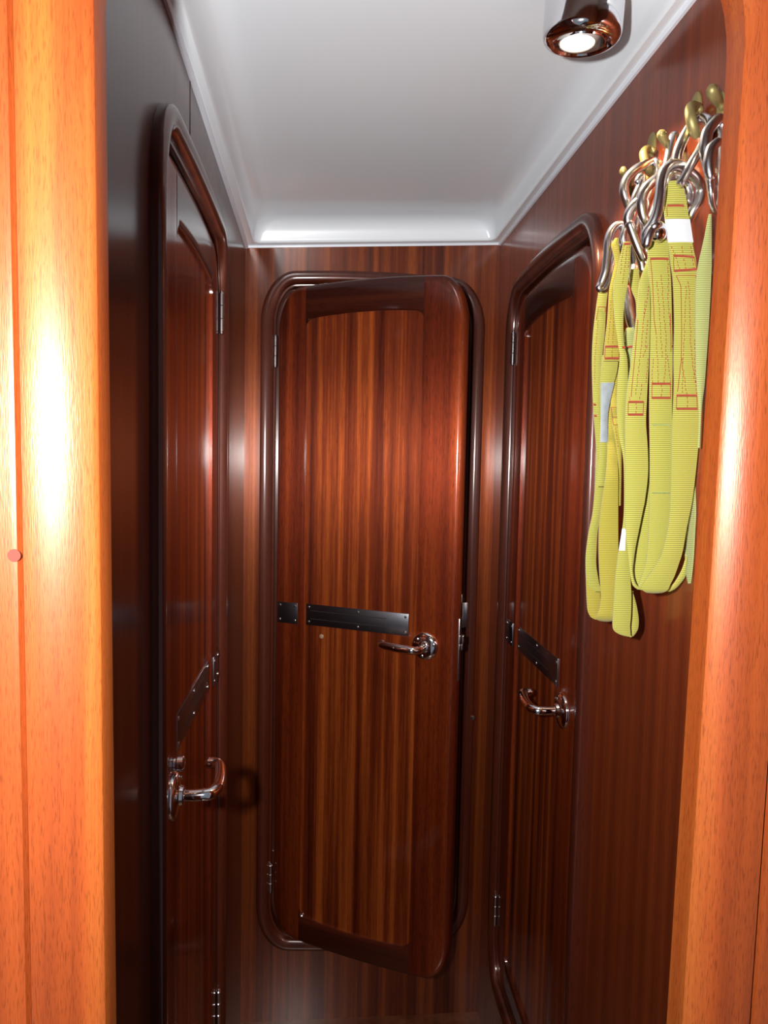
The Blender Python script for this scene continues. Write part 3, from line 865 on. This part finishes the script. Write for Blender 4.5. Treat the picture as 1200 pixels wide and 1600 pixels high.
carabiner(t3, [(981, 344, .85, 6.5), (984, 330, .848, 7), (994, 318, .845, 7.2), (1003, 313, .845, 7), (1009, 322, .845, 6), (1006, 342, .845, 6), (1008, 362, .845, 6), (1010, 392, .845, 6), (1009, 410, .85, 6.5), (1005, 422, .85, 6), (1002, 408, .85, 6), (995, 384, .85, 6.5), (988, 362, .85, 6.5)],
          closed=True, gate=[(984, 350, .828, 6.4), (991, 370, .828, 6.4), (999, 390, .828, 6.4), (1005, 404, .83, 6)])
carabiner(t3, [(990, 384, .87, 6), (990, 400, .87, 7), (991, 416, .87, 7), (990, 428, .865, 7.5), (990, 440, .865, 6.5), (991, 446, .87, 5)], closed=False, name='swivel_ring')
carabiner(t3, [(979, 452, .895, 7), (982, 470, .89, 8), (984, 488, .885, 8.5), (987, 503, .88, 8.5), (990, 515, .875, 6.5)], closed=False, name='snap_hook', mat='steel')

# --- back left tether
t4 = tether('yellow tether at the far left with a grey tag below a red stitched box')
B1 = Strap(S([(449, 936, 948), (456, 935, 949.5), (480, 931.5, 947), (520, 927, 945), (560, 925, 941), (600, 925.5, 941), (640, 927, 940), (680, 930, 945), (710, 931.5, 947), (760, 929.5, 945), (800, 926, 940), (830, 920, 934), (860, 916, 932), (880, 915, 931.5), (900, 916, 934), (915, 920, 937), (924, 928, 941)], .905))
B1.mesh('webbing', 'webbing', t4)
stitch(B1, [(480, .2, 480, .9, 'solid'), (480, .2, 500, .15, 'solid'), (480, .9, 488, .9, 'solid'), (500, .3, 600, .2, 'dash'), (632, .05, 632, .3, 'bar'), (650, .05, 650, .3, 'bar')], t4)
B1b = Strap(S([(890, 915, 933), (915, 916, 937), (940, 917, 938), (955, 918.5, 938), (964, 923, 938), (968, 930, 940)], .925))
B1b.mesh('webbing', 'webbing_gold', t4)
B5 = Strap(S([(372, 961, 967), (382, 955, 967), (392, 957, 968), (410, 960, 970), (427, 957, 967), (445, 953, 961.5), (460, 951, 960), (500, 949, 965), (540, 944.5, 967.5), (564, 943, 967.5)], .875, -.005))
B5.mesh('webbing', 'webbing_gold', t4)
stitch(B5, [(470, .3, 538, .2, 'dash'), (470, .6, 538, .5, 'dash'), (450, .8, 538, .85, 'dash')]+box_stitch(542, 560, .05, .95), t4)
B6 = Strap(S([(555, 941, 967), (580, 939, 964), (600, 938, 959), (625, 938, 953), (650, 938, 949), (690, 937, 949), (720, 936, 948), (760, 932, 946)], .882))
B6.mesh('webbing', 'webbing', t4)
patch(B6, 598, 691, .05, 1.0, 'tag_grey', t4, 'grey_tag')
carabiner(t4, [(971, 378, .89, 5), (974, 362, .89, 5), (972, 352, .89, 5.2), (964, 352, .89, 5.6), (956, 360, .89, 6), (951, 374, .89, 6.2), (949, 400, .89, 6.2), (946, 424, .89, 6), (940, 442, .893, 6), (936, 450, .893, 5), (942, 453, .893, 4.5), (948, 447, .893, 5), (953, 428, .895, 5), (960, 404, .90, 5)],
          closed=True)

# --- second left tether: darker gold run with the small orange boxes
t5 = tether('golden yellow tether left of centre, wide flat loop ending just above the lowest loop')
B2 = Strap(S([(585, 945, 955, .893), (610, 947, 956, .893), (640, 947.5, 957, .892), (670, 948.5, 961, .888), (700, 949, 963.5, .878), (740, 947, 966), (780, 941, 966), (820, 936.5, 966), (860, 935.5, 966), (900, 937, 965), (930, 939, 963), (950, 937, 961.5), (961, 933, 961), (966, 931, 960.5, .867), (969.5, 935, 958, .870), (971, 941, 954, .873)], .865, .0))
B2.mesh('webbing', 'webbing_gold', t5)
B7 = Strap(S([(556, 958, 967, .893), (596, 957, 966, .892), (620, 954, 965, .89), (645, 955, 967, .884), (670, 958, 969), (700, 963, 971), (740, 965, 971), (790, 965.5, 970)], .875))
B7.mesh('webbing', 'webbing_gold', t5)
stitch(B7, [(637, .05, 637, .85, 'solid'), (652, .05, 652, .85, 'solid'), (664, .1, 664, .9, 'solid'), (637, .05, 664, .1, 'solid'), (668, .3, 700, .3, 'dash')], t5)
B8 = Strap(S([(420, 986, 998), (440, 984, 1000), (456, 988, 1002), (470, 993, 1003), (490, 994, 1002)], .84))
B8.mesh('webbing', 'webbing', t5)
carabiner(t5, [(1008, 345, .815, 6.5), (1003, 325, .812, 7), (1003, 308, .812, 7.4), (1009, 295, .812, 7.4), (1020, 284, .815, 7), (1031, 276, .82, 6.5), (1043, 268, .83, 6), (1052, 240, .845, 6.5), (1056, 216, .85, 7), (1052, 214, .85, 6.5), (1047, 234, .845, 6.5), (1042, 258, .84, 6.2), (1035, 292, .84, 6), (1024, 325, .83, 6), (1015, 344, .82, 6)],
          closed=True)

# --- side-on tether by the opening
t6 = tether('pale green tether seen edge-on beside the wooden frame at the far right')
R3 = Strap(S([(335, 1107, 1112), (350, 1104, 1112), (380, 1098.5, 1112), (410, 1092, 1112), (440, 1088, 1111), (500, 1087, 1108), (560, 1087.5, 1104), (600, 1089, 1101), (625, 1091, 1098), (650, 1092, 1096), (700, 1090, 1094)], .745))
R3.mesh('webbing', 'webbing_green', t6)
R4 = Strap(S([(740, 1082, 1086), (766, 1080, 1087), (800, 1077.5, 1088), (830, 1073, 1086.5), (860, 1070, 1085), (880, 1071, 1083.5), (895, 1074, 1082), (912, 1077.5, 1079.5)], .79))
R4.mesh('webbing', 'webbing_green', t6)
R5 = Strap(S([(868, 1072, 1074), (885, 1067, 1073), (900, 1060, 1071), (912, 1052, 1063), (920, 1044, 1055), (924, 1040, 1048)], .782))
R5.mesh('webbing', 'webbing', t6)
carabiner(t6, [(1124, 186, .745, 7.5), (1116, 192, .742, 7.5), (1106, 206, .74, 8), (1102, 226, .74, 8.3), (1104, 246, .74, 8.3), (1107, 262, .74, 7.6), (1109, 280, .74, 5.6), (1111, 300, .74, 4.8), (1113, 318, .745, 4.5), (1120, 330, .75, 4.5), (1128, 300, .75, 6), (1130, 240, .75, 7), (1130, 200, .748, 7.5)],
          closed=True, gate=[(1121, 222, .73, 7), (1112, 232, .73, 7.6), (1108, 248, .73, 7.8), (1108, 264, .73, 7.4), (1110, 276, .73, 6.6)])
# shift each tether's origin to its carabiner end
for r, px, py, Y in ((t1, 1085, 190, .79), (t2, 1060, 262, .77), (t3, 1015, 256, .9), (t4, 965, 352, .89), (t5, 1054, 215, .85), (t6, 1110, 200, .745)):
    p = at(px, py, Y); r.location = p
    for o in [o for o in C.objects if o.parent == r]:
        o.data.transform(Matrix.Translation(-p))
        for g in [g for g in C.objects if g.parent == o]: g.data.transform(Matrix.Translation(-p))
